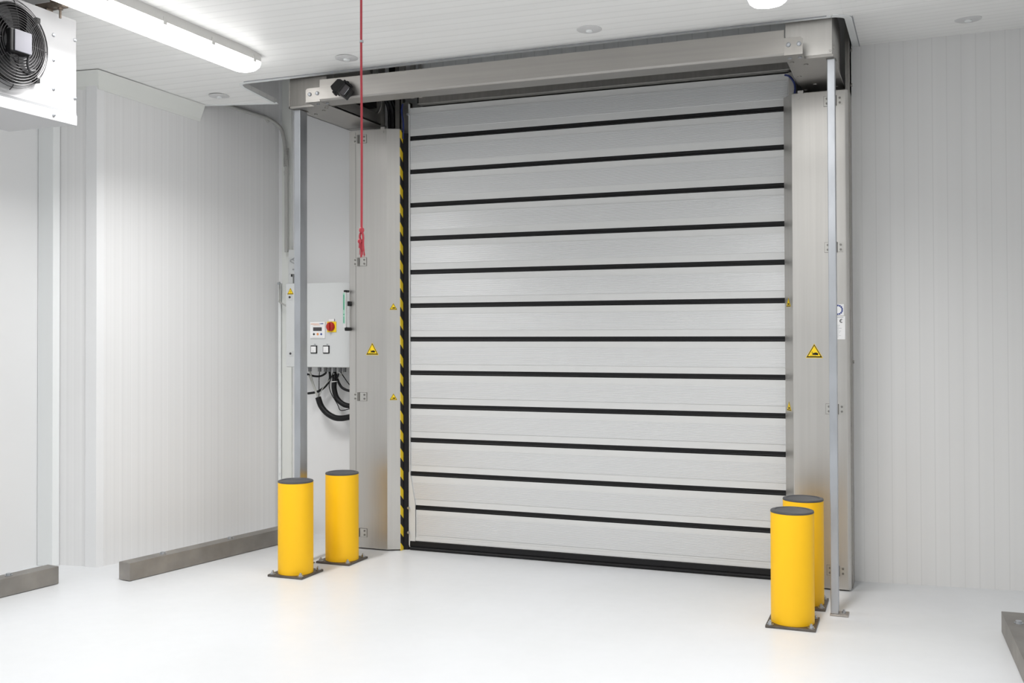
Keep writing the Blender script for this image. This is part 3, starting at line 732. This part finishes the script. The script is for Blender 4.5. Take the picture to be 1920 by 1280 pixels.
# ------------------------------------------------------------------ tube lights
LAMP_W = 30
def light(x, y1, label, L=1.55, src=None, group=None):
    if src: return dup(src, (x, y1, zc(x, y1-.3)), label, group)
    o = thing('ceiling_light', label, 'ceiling light', (x, y1, zc(x, y1-.3)), 0, group)
    w = .088
    # tray with rounded ends (plan outline), local: end at y=0 going to -L
    def outline(w_, inset):
        pts = []
        for k in range(9):
            a_ = PI*k/8; pts.append((w_*math.cos(a_), -inset-.045+ (.045)*math.sin(a_)))
        for k in range(9):
            a_ = PI+PI*k/8; pts.append((w_*math.cos(a_), -L+inset+.045+.045*math.sin(a_)))
        return pts
    MB().prism(outline(w, 0), -.052, .002).build('tray', 'lampbody', o, bevel=.003)
    bm = MB(); rings = []
    for f, z in ((1.0, -.052), (1.0, -.062), (.93, -.082), (.74, -.098), (.40, -.107)):
        rings.append([(u*f, (v+L/2)*(1-(1-f)*.10)-L/2, z) for u, v in outline(w-.001, .001)])
    n = len(rings[0]); vs = [p for r in rings for p in r]; fs = []
    for k in range(len(rings)-1):
        for i in range(n): fs.append((k*n+i, k*n+(i+1) % n, (k+1)*n+(i+1) % n, (k+1)*n+i))
    fs += [tuple(range(n)), tuple(range((len(rings)-1)*n, len(rings)*n))]
    bm._add(vs, fs); bm.build('lens', 'lens', o, smooth=True)
    ld = bpy.data.lights.new('tube', 'AREA'); ld.shape = 'RECTANGLE'; ld.size = .13; ld.size_y = L-.14
    ld.energy = LAMP_W if y1 > -2 else LAMP_W*.52; ld.color = (1, .99, .98); ld.spread = math.radians(135)
    lo = bpy.data.objects.new('tube_glow', ld); COL.objects.link(lo); lo.parent = o; lo.location = (0, -L/2, -.110)
    for sx in (-1, 1):
        for y in (-.10, -.47, -.85, -1.25):
            MB().box(sx*w-.003*(sx < 0)-.001*(sx > 0), sx*w+.003*(sx > 0)+.001*(sx < 0), y-.012, y+.012, -.066, -.028).build('clip', 'lampbody', o)
    return o
l0 = light(-.465, -1.075, 'long glowing tube light on the ceiling at the upper left')
light(2.487, -1.26, 'tube light of which only a glowing end shows at the top right', src=l0)
lr = None
for x, y in ((-.495, -3.9), (2.47, -3.9), (-.495, -6.6), (2.47, -6.6)):  # unseen fixtures added because the room needs their light
    lr_ = light(x, y, 'added unseen tube light on the ceiling behind the viewer', src=lr if (x, y) != (-.495, -3.9) else None, group='added tube lights behind the viewer')
    lr = lr or lr_

# ------------------------------------------------------------------ evaporator cooler
AX = -.757
ac = thing('cooling_unit', 'white ceiling cooler with black round fan at the upper left corner', 'air cooler', (AX, -2.6, 2.45))
def A(bm): return shift(bm, ac)
A(MB().box(-1.195, AX-.006, -3.60, -2.118, 2.452, 2.968)).build('housing', 'ac', ac, bevel=.003)
A(MB().box(AX-.006, AX, -3.60, -2.118, 2.512, 2.970)).build('front_panel', 'ac', ac, bevel=.002)
A(MB().box(AX-.004, AX+.0015, -3.60, -2.117, 2.500, 2.513)).build('gap_strip', 'box_d', ac)
A(MB().box(AX-.006, AX+.0025, -3.60, -2.114, 2.449, 2.500)).build('drip_tray_edge', 'ac', ac, bevel=.002)
bm = MB()
for y, z in ((-2.262, 2.86), (-2.262, 2.74), (-2.262, 2.60), (-2.128, 2.871), (-2.128, 2.584)): bm.lathe([(.009, 0), (.009, .004), (.004, .006)], (AX, y, z), 12, 'x')
bm.lathe([(.009, 0), (.009, .004), (.004, .006)], (AX+.004, -2.262, 2.474), 12, 'x')
A(bm).build('screw', 'galv', ac, smooth=True)
FY, FZ, FR = -2.522, 2.752, .192
bm = MB().lathe([(FR-.012, .001), (FR-.012, .030), (FR-.020, .032), (FR-.020, .001)], (AX, FY, FZ), 64, 'x'); fan = A(bm).build('fan_ring', 'black_s', ac, smooth=True)
bm = MB().lathe([(FR-.02, .001), (FR-.02, .002)], (AX, FY, FZ), 64, 'x'); A(bm).build('fan_opening', 'black', fan)
bm = MB()
for k in range(5):
    a0 = 2*PI*k/5
    vs = []
    for j, (r_, tw) in enumerate(((.06, .30), (.10, .34), (.14, .36), (.172, .36))):
        for sgn, hx in ((0, .006), (1, .026)):
            aa = a0+sgn*tw*1.9+(.15*j)
            vs.append((AX+hx, FY+r_*math.cos(aa), FZ+r_*math.sin(aa)))
    bm._add(vs, [(i*2, i*2+1, i*2+3, i*2+2) for i in range(3)])
A(bm).build('blades', 'char', fan)
bm = MB()
for i in range(13):
    r_ = .055+i*(FR-.055+.012)/12; hx = .062-.034*((i/12)**2.4) if i < 12 else .020
    bm.tube([(AX+hx, FY+r_*math.cos(t_*2*PI/48), FZ+r_*math.sin(t_*2*PI/48)) for t_ in range(48)], .0018, 5, closed=True)
for k in range(8):
    aa = 2*PI*k/8+PI/8*0
    bm.tube([(AX+.060, FY+.05*math.cos(aa), FZ+.05*math.sin(aa)), (AX+.050, FY+.13*math.cos(aa), FZ+.13*math.sin(aa)), (AX+.030, FY+.19*math.cos(aa), FZ+.19*math.sin(aa)), (AX+.004, FY+.214*math.cos(aa), FZ+.214*math.sin(aa))], .0024, 6, smooth=3)
A(bm).build('wire_guard', 'wire', fan, smooth=True)
for aa in (PI/4, -PI/4, 3*PI/4, -3*PI/4): A(MB().box(AX, AX+.030, FY+.2*math.cos(aa)-.012, FY+.2*math.cos(aa)+.012, FZ+.2*math.sin(aa)-.012, FZ+.2*math.sin(aa)+.012)).build('guard_clip', 'black_s', fan, bevel=.003)
bm = MB().lathe([(.052, .01), (.052, .066), (.045, .072)], (AX, FY-.035, FZ-.01), 40, 'x'); mo = A(bm).build('motor', 'char', ac, smooth=True)
A(MB().box(AX+.060, AX+.095, -2.600, -2.490, 2.688, 2.794)).build('terminal_box', 'black_s', mo, bevel=.006)
A(MB().box(AX+.095, AX+.101, -2.582, -2.486, 2.694, 2.792)).build('terminal_cover', 'coverp', mo, bevel=.006)
A(MB().tube([(AX+.085, FY+.035, FZ-.035), (AX+.075, FY+.035, FZ-.09), (AX+.065, FY+.055, FZ-.118), (AX+.055, FY+.09, FZ-.11), (AX+.03, FY+.12, FZ-.10)], .006, 8)).build('cable', 'char', mo, smooth=True)
bm = MB().box(-.85, AX+.075, -2.285, -2.245, 2.985, 3.012).cyl((AX+.045, -2.265, 2.935), (AX+.045, -2.265, 3.03), .006, 10).cyl((AX+.045, -2.265, 2.975), (AX+.045, -2.265, 2.984), .013, 6).box(AX+.02, AX+.075, -2.29, -2.24, 3.01, 3.022)
bm.box(AX-.05, AX-.02, -2.285, -2.245, 2.968, 2.99).box(AX-.0, AX+.03, -2.285, -2.245, 3.01, 3.045)
A(bm).build('hanger', 'rust', ac)

# ------------------------------------------------------------------ world, camera, view
w = bpy.data.worlds.new('world'); SC.world = w; w.use_nodes = True
w.node_tree.nodes['Background'].inputs['Color'].default_value = (.9, .93, 1, 1)
w.node_tree.nodes['Background'].inputs['Strength'].default_value = .05
f, cy, yaw, pit, rol = 1916., 600., -.3713, .0124, -.003
cam = bpy.data.cameras.new('camera'); co = bpy.data.objects.new('camera', cam); COL.objects.link(co)
fwd = Vector((math.sin(yaw), math.cos(yaw), 0)); right = Vector((math.cos(yaw), -math.sin(yaw), 0)); up = Vector((0, 0, 1))
fwd, up = math.cos(pit)*fwd+math.sin(pit)*up, math.cos(pit)*up-math.sin(pit)*fwd
right, up = math.cos(rol)*right+math.sin(rol)*up, math.cos(rol)*up-math.sin(rol)*right
R = Matrix((right, up, -fwd)).transposed().to_4x4()
co.matrix_world = Matrix.Translation((3.075, -6.031, 1.42))@R
cam.sensor_width = 36; cam.sensor_fit = 'HORIZONTAL'; cam.lens = f/1920*36
cam.shift_x = 0; cam.shift_y = -(640-cy)/1920; cam.clip_start = .05
SC.camera = co
SC.view_settings.view_transform = 'Standard'; SC.view_settings.look = 'None'
SC.view_settings.gamma = 1; SC.view_settings.use_curve_mapping = False
SC.view_settings.exposure = .2
